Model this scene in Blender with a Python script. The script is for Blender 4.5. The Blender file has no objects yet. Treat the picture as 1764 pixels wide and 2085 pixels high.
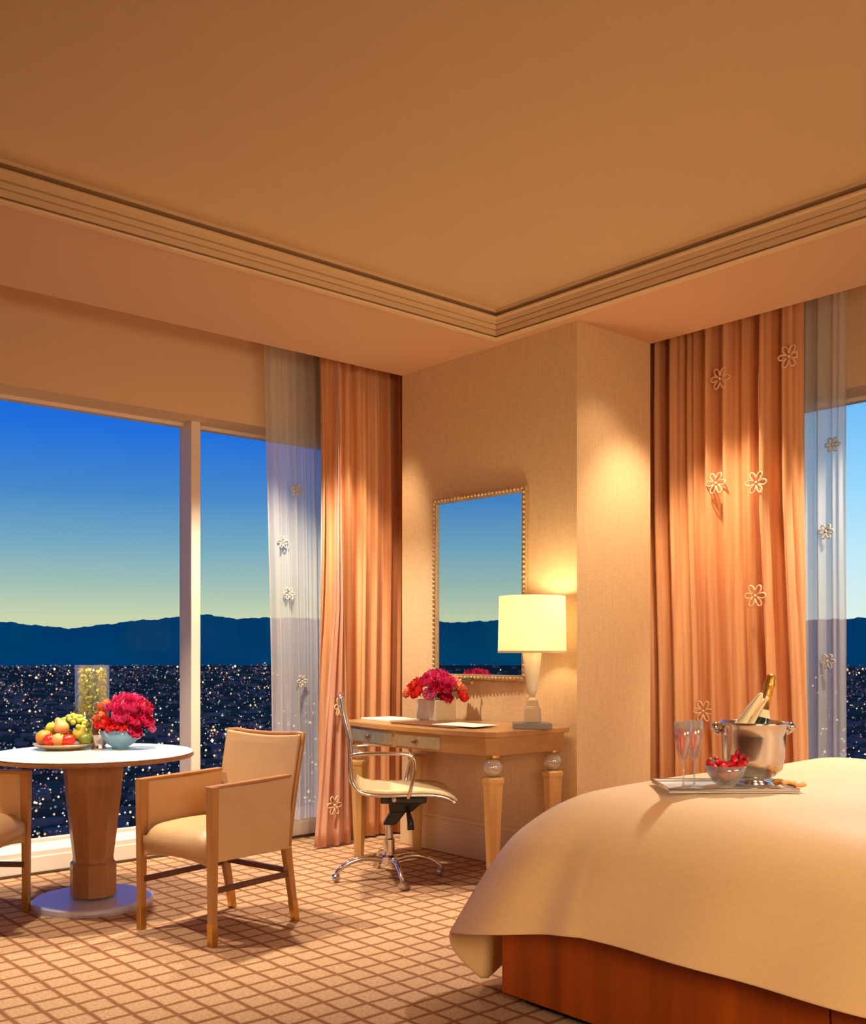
import bpy, math, random
from math import sin, cos, pi, radians
from mathutils import Vector, Matrix
random.seed(7)
S = bpy.context.scene
COL = S.collection

def lin(c):
    return tuple(((v/255)/12.92 if v/255 <= .04045 else ((v/255+.055)/1.055)**2.4) for v in c)
def col4(c): return lin(c) + (1,)

# ------------------------------------------------------------------ camera
VIEW = radians(48.81)              # compass of the view; +x runs along the left window wall, +y towards it
cam = bpy.data.cameras.new('camera'); co = bpy.data.objects.new('camera', cam); COL.objects.link(co)
co.location = (0, 0, 1.25); co.rotation_euler = (pi/2, 0, VIEW - pi/2)
cam.sensor_fit = 'HORIZONTAL'; cam.sensor_width = 36; cam.lens = 36*2100/1764
cam.shift_y = (1325-1042.5)/1764; cam.clip_start = .05; cam.clip_end = 60000
S.camera = co
S.view_settings.view_transform = 'Standard'; S.view_settings.look = 'None'
S.view_settings.gamma = 1; S.view_settings.use_curve_mapping = False
S.view_settings.exposure = 0.0
S.cycles.max_bounces = 8; S.cycles.transparent_max_bounces = 24
S.cycles.sample_clamp_indirect = 3.0

# ------------------------------------------------------------------ dusk sky
W = bpy.data.worlds.new('dusk'); S.world = W; W.use_nodes = True
nt = W.node_tree; nt.nodes.clear()
N = nt.nodes.new; L = nt.links.new
tc = N('ShaderNodeTexCoord'); sp = N('ShaderNodeSeparateXYZ'); L(tc.outputs['Generated'], sp.inputs[0])
def ramp(stops):
    r = N('ShaderNodeValToRGB'); e = r.color_ramp.elements
    while len(e) < len(stops): e.new(.5)
    for el, (p, c) in zip(e, stops): el.position = p; el.color = col4(c)
    L(sp.outputs['Z'], r.inputs[0]); return r
ra = ramp([(0, (205, 208, 160)), (.03, (196, 206, 166)), (.06, (158, 186, 172)), (.10, (112, 163, 184)), (.145, (68, 132, 192)),
           (.20, (32, 108, 208)), (.24, (20, 98, 210)), (.45, (14, 62, 160)), (1, (8, 30, 95))])
rb = ramp([(0, (225, 234, 214)), (.04, (212, 232, 224)), (.09, (188, 226, 238)), (.15, (146, 208, 240)), (.22, (108, 182, 235)),
           (.45, (40, 110, 200)), (1, (10, 40, 110))])
mr = N('ShaderNodeMapRange'); mr.inputs[1].default_value = .62; mr.inputs[2].default_value = .86; mr.clamp = True
L(sp.outputs['X'], mr.inputs[0])
mx = N('ShaderNodeMixRGB'); L(mr.outputs[0], mx.inputs[0]); L(ra.outputs[0], mx.inputs[1]); L(rb.outputs[0], mx.inputs[2])
bg = N('ShaderNodeBackground'); L(mx.outputs[0], bg.inputs[0]); bg.inputs[1].default_value = 1.12
wo = N('ShaderNodeOutputWorld'); L(bg.outputs[0], wo.inputs[0])

# ------------------------------------------------------------------ downlights of the room and added fill lights
WARM = (1, .79, .52); WARM2 = (1, .87, .67)
def spot(name, loc, target, power, size, blend=.6, col=WARM, r=.05):
    l = bpy.data.lights.new(name, 'SPOT'); l.energy = power; l.spot_size = radians(size); l.spot_blend = blend
    l.color = col; l.shadow_soft_size = r
    o = bpy.data.objects.new(name, l); COL.objects.link(o); o.location = loc
    o.rotation_euler = (Vector(target)-Vector(loc)).to_track_quat('-Z', 'Y').to_euler(); return o
def area(name, loc, target, power, sx, sy, col=WARM, spread=180):
    l = bpy.data.lights.new(name, 'AREA'); l.shape = 'RECTANGLE'; l.size = sx; l.size_y = sy; l.spread = radians(spread); l.energy = power; l.color = col
    o = bpy.data.objects.new(name, l); COL.objects.link(o); o.location = loc
    o.rotation_euler = (Vector(target)-Vector(loc)).to_track_quat('-Z', 'Y').to_euler(); return o
spot('downlight_desk', (3.90, 4.58, 3.12), (4.16, 4.56, 0), 120, 88, .6)
spot('downlight_pillar', (4.42, 3.34, 3.0), (4.60, 3.52, 0), 22, 88, .8)
spot('downlight_curtain_left', (3.98, 5.0, 3.0), (4.04, 5.62, 0), 75, 56, .6)
spot('downlight_curtain_right', (4.62, 3.25, 3.0), (4.92, 3.22, 0), 115, 84, .6)
spot('downlight_table', (2.2, 4.75, 3.0), (2.2, 4.95, 0), 290, 84, .5, WARM2)
spot('downlight_window', (3.3, 4.95, 3.0), (3.25, 5.3, 0), 280, 92, .6, WARM2)
spot('downlight_bed', (4.15, 2.1, 3.0), (3.85, 1.95, 0), 270, 84, .9, (1, .95, .90))
spot('sheer_fill', (5.12, 1.95, 3.0), (5.44, 2.80, 1.5), 170, 50, .8, WARM2)  # unseen spot added to brighten the right sheer
spot('downlight_left', (0.9, 4.8, 3.0), (1.1, 5.1, 0), 230, 84, .5, WARM2)
area('fill_behind_camera', (.5, -1.35, 1.7), (2.6, 1.6, .5), 30, 1.2, 1.0, WARM, 95)  # soft fill added behind the camera, mainly for the bed front
area('fill_bed_side', (3.4, -1.1, 1.7), (3.2, 2.5, 1.0), 14, 1.2, .7, WARM, 120)  # unseen fill added towards the bed, no lamp stands here

# ------------------------------------------------------------------ material helpers
def newmat(name):
    m = bpy.data.materials.new(name); m.use_nodes = True; t = m.node_tree
    b = t.nodes.get('Principled BSDF'); return m, t, b
def mat(name, c, rough=.6, metal=0, var=.0, scale=20, bump=0, bscale=200, stretch=(1, 1, 1), sheen=0, coat=0, spec=.5):
    m, t, b = newmat(name); n = t.nodes.new; k = t.links.new
    b.inputs['Base Color'].default_value = col4(c); b.inputs['Roughness'].default_value = rough
    b.inputs['Metallic'].default_value = metal; b.inputs['Specular IOR Level'].default_value = spec
    b.inputs['Sheen Weight'].default_value = sheen; b.inputs['Coat Weight'].default_value = coat
    tc = n('ShaderNodeTexCoord'); mp = n('ShaderNodeMapping'); mp.inputs['Scale'].default_value = stretch
    k(tc.outputs['Object'], mp.inputs[0])
    if var:
        no = n('ShaderNodeTexNoise'); no.inputs['Scale'].default_value = scale; no.inputs['Detail'].default_value = 4
        k(mp.outputs[0], no.inputs[0])
        r = n('ShaderNodeValToRGB'); a = lin(c)
        r.color_ramp.elements[0].position = .3; r.color_ramp.elements[1].position = .7
        r.color_ramp.elements[0].color = tuple(v*(1-var) for v in a)+(1,)
        r.color_ramp.elements[1].color = tuple(min(1, v*(1+var)) for v in a)+(1,)
        k(no.outputs[0], r.inputs[0]); k(r.outputs[0], b.inputs['Base Color'])
    if bump:
        nb = n('ShaderNodeTexNoise'); nb.inputs['Scale'].default_value = bscale; k(mp.outputs[0], nb.inputs[0])
        bm = n('ShaderNodeBump'); bm.inputs['Strength'].default_value = bump; bm.inputs['Distance'].default_value = .002
        k(nb.outputs[0], bm.inputs['Height']); k(bm.outputs[0], b.inputs['Normal'])
    return m
def emit(name, c, s):
    m, t, b = newmat(name); b.inputs['Base Color'].default_value = (0, 0, 0, 1)
    b.inputs['Emission Color'].default_value = col4(c); b.inputs['Emission Strength'].default_value = s; return m
def glass(name, tint=(255, 255, 255), refl=.10, edge=.5, white=0.0):
    m = bpy.data.materials.new(name); m.use_nodes = True; t = m.node_tree; t.nodes.clear(); n = t.nodes.new; k = t.links.new
    tr = n('ShaderNodeBsdfTransparent'); tr.inputs[0].default_value = col4(tint)
    gl = n('ShaderNodeBsdfGlossy'); gl.inputs['Roughness'].default_value = .02
    lw = n('ShaderNodeLayerWeight'); lw.inputs[0].default_value = .35
    mp = n('ShaderNodeMapRange'); mp.inputs[3].default_value = refl; mp.inputs[4].default_value = edge
    k(lw.outputs['Facing'], mp.inputs[0])
    mi = n('ShaderNodeMixShader'); k(mp.outputs[0], mi.inputs[0]); k(tr.outputs[0], mi.inputs[1]); k(gl.outputs[0], mi.inputs[2])
    last = mi
    if white:
        d = n('ShaderNodeBsdfDiffuse'); d.inputs[0].default_value = col4((245, 238, 225))
        m2 = n('ShaderNodeMixShader'); m2.inputs[0].default_value = white; k(mi.outputs[0], m2.inputs[1]); k(d.outputs[0], m2.inputs[2]); last = m2
    o = n('ShaderNodeOutputMaterial'); k(last.outputs[0], o.inputs[0]); return m

M = {}
M['ceiling'] = mat('ceiling_paint', (222, 190, 146), .9, bump=.1, bscale=60)
M['soffit'] = mat('soffit_paint', (222, 178, 140), .9, bump=.25, bscale=140)
M['crown'] = mat('crown_paint', (232, 200, 156), .7)
M['header'] = mat('header_paint', (236, 200, 158), .9)
M['trim'] = mat('sill_paint', (254, 242, 226), .4)
M['white_trim'] = mat('frame_paint', (246, 226, 208), .4)
M['wood'] = mat('chair_wood', (176, 118, 62), .38, var=.16, scale=14, stretch=(1, 1, .12), coat=.2)
M['wood_dark'] = mat('stretcher_wood', (96, 52, 28), .4, var=.15, scale=20)
M['leather'] = mat('tan_leather', (204, 162, 116), .42, var=.04, scale=9, bump=.15, bscale=300)
M['seat_leather'] = mat('cream_leather', (240, 214, 168), .45)
M['pedestal'] = mat('pedestal_wood', (160, 104, 58), .42, var=.14, scale=30, stretch=(1, 1, .15), coat=.25)
M['marble'] = mat('table_top_stone', (255, 250, 244), .25, var=.03, scale=4, coat=.5)
M['steel'] = mat('polished_steel', (224, 224, 232), .14, 1)
M['satin_steel'] = mat('satin_steel', (222, 220, 240), .42, .5)
M['silver'] = mat('silver', (232, 222, 216), .16, 1)
M['chrome'] = mat('chrome', (235, 232, 232), .10, 1)
M['black'] = mat('black_plastic', (22, 18, 20), .4)
M['brass'] = mat('brass', (206, 158, 84), .3, .9)
M['desk'] = mat('desk_wood', (182, 130, 78), .3, var=.16, scale=12, stretch=(.6, .12, 1), coat=.4)
M['desk_leg'] = mat('desk_leg_wood', (206, 156, 92), .35, var=.14, scale=16, stretch=(1, 1, .12), coat=.2)
M['silverleaf'] = mat('silver_leaf', (196, 188, 168), .3, .7, var=.12, scale=30)
M['crystal'] = glass('crystal', (250, 240, 225), .25, .8, .25)
M['clear'] = glass('clear_glass', (250, 252, 252), .12, .75, .14)
M['thin'] = glass('thin_glass', (253, 254, 254), .03, .5, .03)
M['tray_glass'] = glass('frosted_tray_glass', (235, 240, 230), .22, .45, .5)
M['pane'] = glass('window_glass', (252, 253, 255), .0008, .008)
M['skyglass'] = mat('sky_reflection_glass', (150, 212, 248), .08, .1, coat=1)  # blue of the reflected sky is put into the bowl's colour
M['mirror'] = mat('mirror_glass', (240, 243, 245), 0.0, 1)
M['champframe'] = mat('champagne_gilt', (214, 184, 136), .32, .55, var=.2, scale=60)
M['lampbase'] = mat('alabaster', (250, 236, 205), .3, spec=.5)
M['planter'] = mat('planter_ivory', (222, 206, 178), .35, .2)
M['paper'] = mat('paper', (250, 236, 210), .7)
M['brownleather'] = mat('brown_leather', (110, 66, 42), .45)
M['greybook'] = mat('grey_book', (128, 112, 108), .4)
M['magenta'] = mat('petal_magenta', (232, 26, 118), .5, var=.3, scale=30, sheen=.3)
M['crimson'] = mat('petal_crimson', (200, 14, 74), .5, var=.25, scale=30)
M['red'] = mat('petal_red', (240, 40, 38), .5, var=.25, scale=30)
M['coral'] = mat('petal_coral', (255, 128, 84), .5, var=.2, scale=30)
M['pink'] = mat('petal_pink', (250, 110, 170), .5, var=.2, scale=30)
M['leaf'] = mat('leaf_green', (70, 104, 44), .5, var=.3, scale=30)
M['orchid'] = mat('orchid_yellow_green', (214, 204, 60), .5, var=.35, scale=40)
M['orange'] = mat('fruit_orange', (246, 150, 52), .45, var=.12, scale=20, bump=.3, bscale=300)
M['peach'] = mat('fruit_peach', (250, 160, 92), .55, var=.2, scale=8)
M['apple'] = mat('fruit_apple', (206, 44, 26), .25, var=.3, scale=10)
M['pear'] = mat('fruit_pear', (206, 196, 70), .4, var=.15, scale=12)
M['grape'] = mat('fruit_grape', (188, 190, 76), .25, var=.15, scale=40)
M['kiwi'] = mat('fruit_lime', (110, 120, 40), .4, var=.2, scale=30)
M['stemwood'] = mat('stem_brown', (90, 62, 34), .7)
M['plate'] = mat('gilt_plate', (226, 196, 150), .25, .3)
M['berry'] = mat('strawberry', (214, 16, 34), .3, var=.25, scale=60, bump=.5, bscale=250)
M['champagne'] = glass('champagne', (255, 156, 66), .05, .25, .0)
M['gold'] = mat('gold_foil', (214, 150, 70), .35, .8, bump=.4, bscale=120)
M['bottle'] = mat('green_bottle', (40, 50, 22), .12, coat=.5)
M['napkin'] = mat('cream_napkin', (252, 228, 186), .8)
M['amber'] = mat('amber_cloth', (226, 160, 84), .7)
M['curtain_flower'] = mat('embroidery', (250, 204, 160), .5, sheen=.5)
M['sheer_flower'] = mat('sheer_embroidery', (214, 206, 196), .7)

# curtain satin
def curtain_mat(name, c1, c2):
    m, t, b = newmat(name); n = t.nodes.new; k = t.links.new
    tc = n('ShaderNodeTexCoord'); mp = n('ShaderNodeMapping'); mp.inputs['Scale'].default_value = (9, 9, .12)
    no = n('ShaderNodeTexNoise'); no.inputs['Scale'].default_value = 3; no.inputs['Detail'].default_value = 3
    k(tc.outputs['Object'], mp.inputs[0]); k(mp.outputs[0], no.inputs[0])
    r = n('ShaderNodeValToRGB'); r.color_ramp.elements[0].position = .35; r.color_ramp.elements[1].position = .65
    r.color_ramp.elements[0].color = col4(c1); r.color_ramp.elements[1].color = col4(c2)
    k(no.outputs[0], r.inputs[0]); k(r.outputs[0], b.inputs['Base Color'])
    b.inputs['Roughness'].default_value = .42; b.inputs['Sheen Weight'].default_value = .35
    return m
M['satin'] = curtain_mat('peach_satin', (214, 138, 88), (238, 180, 128))
M['mauve'] = curtain_mat('dusty_rose_satin', (208, 146, 116), (228, 172, 144))
# sheers
def sheer_mat():
    m = bpy.data.materials.new('sheer_voile'); m.use_nodes = True; t = m.node_tree; t.nodes.clear(); n = t.nodes.new; k = t.links.new
    tr = n('ShaderNodeBsdfTransparent'); d = n('ShaderNodeBsdfDiffuse'); d.inputs[0].default_value = col4((252, 246, 238))
    tl = n('ShaderNodeBsdfTranslucent'); tl.inputs[0].default_value = col4((250, 250, 250))
    a = n('ShaderNodeMixShader'); a.inputs[0].default_value = .5; k(d.outputs[0], a.inputs[1]); k(tl.outputs[0], a.inputs[2])
    lw = n('ShaderNodeLayerWeight'); lw.inputs[0].default_value = .3
    mp = n('ShaderNodeMapRange'); mp.inputs[3].default_value = .66; mp.inputs[4].default_value = .97; k(lw.outputs['Facing'], mp.inputs[0])
    mi = n('ShaderNodeMixShader'); k(mp.outputs[0], mi.inputs[0]); k(tr.outputs[0], mi.inputs[1]); k(a.outputs[0], mi.inputs[2])
    o = n('ShaderNodeOutputMaterial'); k(mi.outputs[0], o.inputs[0]); return m
M['sheer'] = sheer_mat()
# carpet : lattice aligned with the room
def carpet_mat():
    m, t, b = newmat('lattice_carpet'); n = t.nodes.new; k = t.links.new
    tc = n('ShaderNodeTexCoord'); sx = n('ShaderNodeSeparateXYZ'); 
    wob = n('ShaderNodeTexNoise'); wob.inputs['Scale'].default_value = 14
    k(tc.outputs['Object'], wob.inputs[0])
    wm = n('ShaderNodeVectorMath'); wm.operation = 'MULTIPLY_ADD'; wm.inputs[1].default_value = (.014, .014, 0)
    k(wob.outputs['Color'], wm.inputs[0]); k(tc.outputs['Object'], wm.inputs[2]); k(wm.outputs[0], sx.inputs[0])
    outs = []
    for ax in ('X', 'Y'):
        d = n('ShaderNodeMath'); d.operation = 'DIVIDE'; d.inputs[1].default_value = .112; k(sx.outputs[ax], d.inputs[0])
        f = n('ShaderNodeMath'); f.operation = 'FRACT'; k(d.outputs[0], f.inputs[0])
        s = n('ShaderNodeMath'); s.operation = 'SUBTRACT'; s.inputs[1].default_value = .5; k(f.outputs[0], s.inputs[0])
        a = n('ShaderNodeMath'); a.operation = 'ABSOLUTE'; k(s.outputs[0], a.inputs[0])
        r = n('ShaderNodeMapRange'); r.inputs[1].default_value = .37; r.inputs[2].default_value = .46; k(a.outputs[0], r.inputs[0]); outs.append(r)
    mxm = n('ShaderNodeMath'); mxm.operation = 'MAXIMUM'; k(outs[0].outputs[0], mxm.inputs[0]); k(outs[1].outputs[0], mxm.inputs[1])
    no = n('ShaderNodeTexNoise'); no.inputs['Scale'].default_value = 90; no.inputs['Detail'].default_value = 3; k(tc.outputs['Object'], no.inputs[0])
    c1 = n('ShaderNodeValToRGB'); c1.color_ramp.elements[0].color = col4((180, 140, 104)); c1.color_ramp.elements[1].color = col4((210, 172, 136))
    c1.color_ramp.elements[0].position = .3; c1.color_ramp.elements[1].position = .7; k(no.outputs[0], c1.inputs[0])
    mi = n('ShaderNodeMixRGB'); k(mxm.outputs[0], mi.inputs[0]); k(c1.outputs[0], mi.inputs[1]); mi.inputs[2].default_value = col4((142, 94, 62))
    k(mi.outputs[0], b.inputs['Base Color']); b.inputs['Roughness'].default_value = .95; b.inputs['Specular IOR Level'].default_value = .1
    bm = n('ShaderNodeBump'); bm.inputs['Strength'].default_value = .5; bm.inputs['Distance'].default_value = .004
    k(no.outputs[0], bm.inputs['Height']); k(bm.outputs[0], b.inputs['Normal']); return m
M['carpet'] = carpet_mat()
# grasscloth wall covering
def weave_mat(name, c, amp=.10):
    m, t, b = newmat(name); n = t.nodes.new; k = t.links.new
    tc = n('ShaderNodeTexCoord'); a = lin(c); fac = []
    for st in ((60, 60, 420), (420, 420, 12)):
        mp = n('ShaderNodeMapping'); mp.inputs['Scale'].default_value = tuple(v/10 for v in st)
        no = n('ShaderNodeTexNoise'); no.inputs['Scale'].default_value = 4; k(tc.outputs['Object'], mp.inputs[0]); k(mp.outputs[0], no.inputs[0]); fac.append(no)
    ad = n('ShaderNodeMath'); ad.operation = 'ADD'; k(fac[0].outputs[0], ad.inputs[0]); k(fac[1].outputs[0], ad.inputs[1])
    r = n('ShaderNodeMapRange'); r.inputs[1].default_value = .7; r.inputs[2].default_value = 1.3; k(ad.outputs[0], r.inputs[0])
    mi = n('ShaderNodeMixRGB'); k(r.outputs[0], mi.inputs[0])
    mi.inputs[1].default_value = tuple(v*(1-amp) for v in a)+(1,); mi.inputs[2].default_value = tuple(v*(1+amp) for v in a)+(1,)
    k(mi.outputs[0], b.inputs['Base Color']); b.inputs['Roughness'].default_value = .75; return m
M['wall'] = weave_mat('woven_wallcovering', (226, 190, 144))
M['duvet'] = weave_mat('gold_satin_duvet', (250, 204, 142), .03); M['duvet'].node_tree.nodes['Principled BSDF'].inputs['Roughness'].default_value = .5
M['duvet'].node_tree.nodes['Principled BSDF'].inputs['Sheen Weight'].default_value = .3
M['bedwood'] = mat('bed_base_wood', (160, 70, 2), .5, var=.5, scale=3.0, stretch=(1, 2.2, .15), spec=.3)
M['mountain'] = mat('distant_ridge', (30, 215, 178), 1, var=.10, scale=.0006)  # blue-green haze of distance is put into the ridge colour
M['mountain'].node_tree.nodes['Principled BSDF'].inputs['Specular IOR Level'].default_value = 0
M['land'] = mat('valley_floor', (150, 118, 84), 1, var=.5, scale=.012, spec=0)
M['roofs'] = mat('dim_roofs', (204, 150, 132), 1, var=.3, scale=.01, spec=0)

# ------------------------------------------------------------------ mesh helpers
class MB:
    def __init__(s): s.v = []; s.f = []; s.mi = []
    def add(s, vs, fs, mi=0):
        o = len(s.v); s.v += [tuple(v) for v in vs]; s.f += [tuple(i+o for i in f) for f in fs]; s.mi += [mi]*len(fs); return s
    def box(s, x0, x1, y0, y1, z0, z1, mi=0):
        return s.add([(x0,y0,z0),(x1,y0,z0),(x1,y1,z0),(x0,y1,z0),(x0,y0,z1),(x1,y0,z1),(x1,y1,z1),(x0,y1,z1)],
                     [(0,3,2,1),(4,5,6,7),(0,1,5,4),(1,2,6,5),(2,3,7,6),(3,0,4,7)], mi)
    def bar(s, p, q, w, d=None, w2=None, d2=None):      # tapered square bar from p to q (mostly vertical)
        d = d or w; w2 = w2 or w; d2 = d2 or w2 if w2 != w else (d2 or d); vs = []
        for (c, a, b) in ((p, w, d), (q, w2, d2)):
            vs += [(c[0]+i*a/2, c[1]+j*b/2, c[2]) for i, j in ((-1,-1),(1,-1),(1,1),(-1,1))]
        return s.add(vs, [(0,3,2,1),(4,5,6,7),(0,1,5,4),(1,2,6,5),(2,3,7,6),(3,0,4,7)])
    def lathe(s, prof, n=32, c=(0,0,0), rot=0, cap0=True, cap1=True):
        vs = []; m = len(prof)
        for r, z in prof:
            for k in range(n):
                a = 2*pi*k/n+rot; vs.append((c[0]+r*cos(a), c[1]+r*sin(a), c[2]+z))
        fs = [(i*n+k, i*n+(k+1)%n, (i+1)*n+(k+1)%n, (i+1)*n+k) for i in range(m-1) for k in range(n)]
        if cap0: fs.append(tuple(reversed(range(n))))
        if cap1: fs.append(tuple((m-1)*n+k for k in range(n)))
        return s.add(vs, fs)
    def tube(s, pts, r, n=8):
        pts = [Vector(p) for p in pts]; vs = []; rs = r if isinstance(r, (list, tuple)) else [r]*len(pts)
        up = Vector((0, 0, 1)); prev = None
        for i, p in enumerate(pts):
            t = (pts[min(i+1, len(pts)-1)]-pts[max(i-1, 0)]).normalized()
            a = prev if prev else (up if abs(t.z) < .9 else Vector((1, 0, 0)))
            u = (a - t*a.dot(t)).normalized(); w = t.cross(u); prev = u
            vs += [p+u*rs[i]*cos(2*pi*k/n)+w*rs[i]*sin(2*pi*k/n) for k in range(n)]
        m = len(pts); fs = [(i*n+k, i*n+(k+1)%n, (i+1)*n+(k+1)%n, (i+1)*n+k) for i in range(m-1) for k in range(n)]
        fs += [tuple(reversed(range(n))), tuple((m-1)*n+k for k in range(n))]
        return s.add(vs, fs)
    def prism(s, poly, z0, z1):
        n = len(poly); vs = [(x, y, z0) for x, y in poly]+[(x, y, z1) for x, y in poly]
        return s.add(vs, [tuple(reversed(range(n))), tuple(range(n, 2*n))]+[(i, (i+1)%n, n+(i+1)%n, n+i) for i in range(n)])
    def grid(s, fn, nu, nv, mi=0):
        vs = [fn(i/nu, j/nv) for j in range(nv+1) for i in range(nu+1)]
        return s.add(vs, [(j*(nu+1)+i, j*(nu+1)+i+1, (j+1)*(nu+1)+i+1, (j+1)*(nu+1)+i) for j in range(nv) for i in range(nu)], mi)
    def ball(s, c, r, nu=14, nv=9, sc=(1,1,1)):
        return s.lathe([(max(r*sin(pi*j/nv), r*.02)*1, -r*cos(pi*j/nv)*sc[2]) for j in range(nv+1)], nu, c) if sc[0] == 1 else \
               s.add(*[(lambda B: ([(c[0]+(v[0])*sc[0], c[1]+v[1]*sc[1], c[2]+v[2]) for v in B.v], B.f))(MB().ball((0,0,0), r, nu, nv, (1,1,sc[2])))][0])
    def xf(s, mtx): s.v = [tuple(mtx @ Vector(v)) for v in s.v]; return s

def obj(name, mb, m, parent=None, smooth=False, bevel=0, sub=0, solid=0, loc=None, rz=None, seg=2):
    me = bpy.data.meshes.new(name); me.from_pydata(mb.v, [], mb.f)
    ms = m if isinstance(m, (list, tuple)) else [m]
    for q in ms: me.materials.append(q)
    if len(ms) > 1: me.polygons.foreach_set('material_index', mb.mi)
    if smooth: me.polygons.foreach_set('use_smooth', [True]*len(me.polygons))
    me.update(); o = bpy.data.objects.new(name, me); COL.objects.link(o)
    if parent: o.parent = parent
    if loc: o.location = loc
    if rz is not None: o.rotation_euler = (0, 0, rz)
    if solid: q = o.modifiers.new('t', 'SOLIDIFY'); q.thickness = solid; q.offset = 0
    if bevel:
        q = o.modifiers.new('b', 'BEVEL'); q.width = bevel; q.segments = seg; q.limit_method = 'ANGLE'; q.angle_limit = radians(40)
    if sub: q = o.modifiers.new('s', 'SUBSURF'); q.levels = sub; q.render_levels = sub
    return o
def tag(o, label=None, cat=None, group=None, kind=None):
    if label: o['label'] = label
    if cat: o['category'] = cat
    if group: o['group'] = group
    if kind: o['kind'] = kind
    return o
def thing(name, label, cat, loc=(0,0,0), rz=0, group=None):
    o = bpy.data.objects.new(name, None); COL.objects.link(o); o.empty_display_size = .05
    o.location = loc; o.rotation_euler = (0, 0, rz); return tag(o, label, cat, group)
def struct(name, mb, m, label=None, **k):
    o = obj(name, mb, m, **k); return tag(o, label, None, None, 'structure')
def kids(o): return [c for c in ALLKIDS() if c.parent == o]
def ALLKIDS(): return list(COL.objects)
def dup(o, loc, rot=None, label=None, group=None, parent=None, scale=None):
    c = o.copy(); COL.objects.link(c)
    if parent: c.parent = parent
    else:
        c.location = loc
        if rot is not None: c.rotation_euler = rot
        if scale: c.scale = (scale,)*3
        if label: c['label'] = label
        if group: c['group'] = group
    for ch in kids(o): dup(ch, None, parent=c)
    return c

# ================================================================== the setting
XW, YW = 4.93, 5.20            # soffit edges (curtain pockets beyond)
XH, YH = 5.54, 5.81            # room faces of the window walls
XG, YG = 5.80, 6.08            # glass planes
ZS = 3.045; ZH = 2.715; ZSILL = .13; X0, Y0 = -2.6, -1.9
ZP = 3.42
struct('floor', MB().box(X0, XH+.9, Y0, YH+.9, -.08, 0), M['carpet'], 'beige carpet with a brown diamond lattice')
b = MB()
b.box(X0, 4.205, Y0, 4.252, 3.19, 3.25)
struct('ceiling', b, M['ceiling'], 'warm beige raised ceiling panel')
b = MB(); b.box(X0, XW, 4.252, YW, ZS, 3.25); b.box(4.205, XW, Y0, 4.252, ZS, 3.25)
struct('soffit', b, M['soffit'], 'lower ceiling border around the raised panel')
b = MB(); b.box(X0, XH+.6, YW, YH+.6, ZP, ZP+.06); b.box(XW, XH+.6, Y0, YW, ZP, ZP+.06)
b.box(X0, XW, YW-.03, YW, 3.25, ZP); b.box(XW-.03, XW, Y0, YW-.03, 3.25, ZP)
struct('curtain_pocket', b, M['soffit'])
# crown moulding swept round the inner corner
prof = [(-.043, 3.044), (-.043, 3.0405), (-.02, 3.040), (-.02, 3.028), (.012, 3.028), (.020, 3.034), (.012, 3.040), (-.02, 3.040), (-.02, 3.050), (.006, 3.050), (.006, 3.078), (.000, 3.079), (.000, 3.083), (.012, 3.084),
        (.012, 3.108), (.004, 3.109), (.004, 3.113), (.022, 3.114), (.022, 3.136), (.036, 3.142), (.036, 3.150), (-.035, 3.150), (-.035, 3.174), (.030, 3.174), (.030, 3.19), (-.04, 3.19)]
vs = []; 
for i, z in prof: vs += [(X0, 4.209-i, z), (4.162-i, 4.209-i, z), (4.162-i, Y0, z)]
n = len(prof); fs = []
for k in range(n):
    a, c = k*3, ((k+1)%n)*3; fs += [(a, a+1, c+1, c), (a+1, a+2, c+2, c+1)]
struct('trim_crown', MB().add(vs, fs), M['crown'], 'stepped cream crown moulding under the raised ceiling')
# window walls
def wall_slab(axis, glass_at, face, u0, u1, pier0, pier1):
    b = MB()
    def bx(a0, a1, c0, c1, z0, z1):
        if axis == 'x': b.box(a0, a1, c0, c1, z0, z1)
        else: b.box(c0, c1, a0, a1, z0, z1)
    bx(u0, u1, face, glass_at+.12, ZH, ZP); bx(pier0, pier1, face, glass_at+.12, 0, ZH)
    return b
struct('wall_left', wall_slab('x', YG, YH, X0, XH+.38, 4.55, XH+.38), M['header'], 'beige wall above the wide left window')
struct('wall_right', wall_slab('y', XG, XH, Y0, YH, 4.35, YH), M['header'], 'beige wall above the right window')
b = MB(); b.box(X0, 4.55, YH, YG+.12, 0, ZSILL); b.box(X0, 4.55, YH-.012, YH, 0, .10)
struct('trim_sill_left', b, M['trim'], 'low white window ledge under the left window', bevel=.004)
b = MB(); b.box(XH, XG+.12, Y0, 4.35, 0, ZSILL)
struct('trim_sill_right', b, M['trim'], 'low ledge under the right window', bevel=.004)
struct('wall_back', MB().box(X0-.1, XH+.4, Y0-.1, Y0, 0, ZP), M['wall'])
struct('wall_side', MB().box(X0-.1, X0, Y0, YH+.4, 0, ZP), M['wall'])
# corner pillar (desk wall + return)
struct('wall_desk', MB().box(4.28, 4.93, 3.703, 5.196, 0, 3.06), M['wall'], 'woven beige corner pillar behind the desk')
b = MB(); b.box(4.262, 4.28, 3.703, 5.196, 0, .20); b.box(4.268, 4.28, 3.703, 5.196, .20, .225); b.box(4.262, 4.93, 3.685, 3.703, 0, .20); b.box(4.268, 4.93, 3.691, 3.703, .2, .225)
struct('baseboard_desk', b, M['crown'], 'tall beige baseboard behind the desk', bevel=.003)
tag(obj('gap_shade_strip', MB().box(X0, 4.55, YH-.030, YH-.012, 0, .014), M['stemwood']), 'thin dark strip for the shaded gap where the carpet meets the left window ledge', None, None, 'structure')  # dark strip laid in for the shade of the baseboard gap
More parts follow.
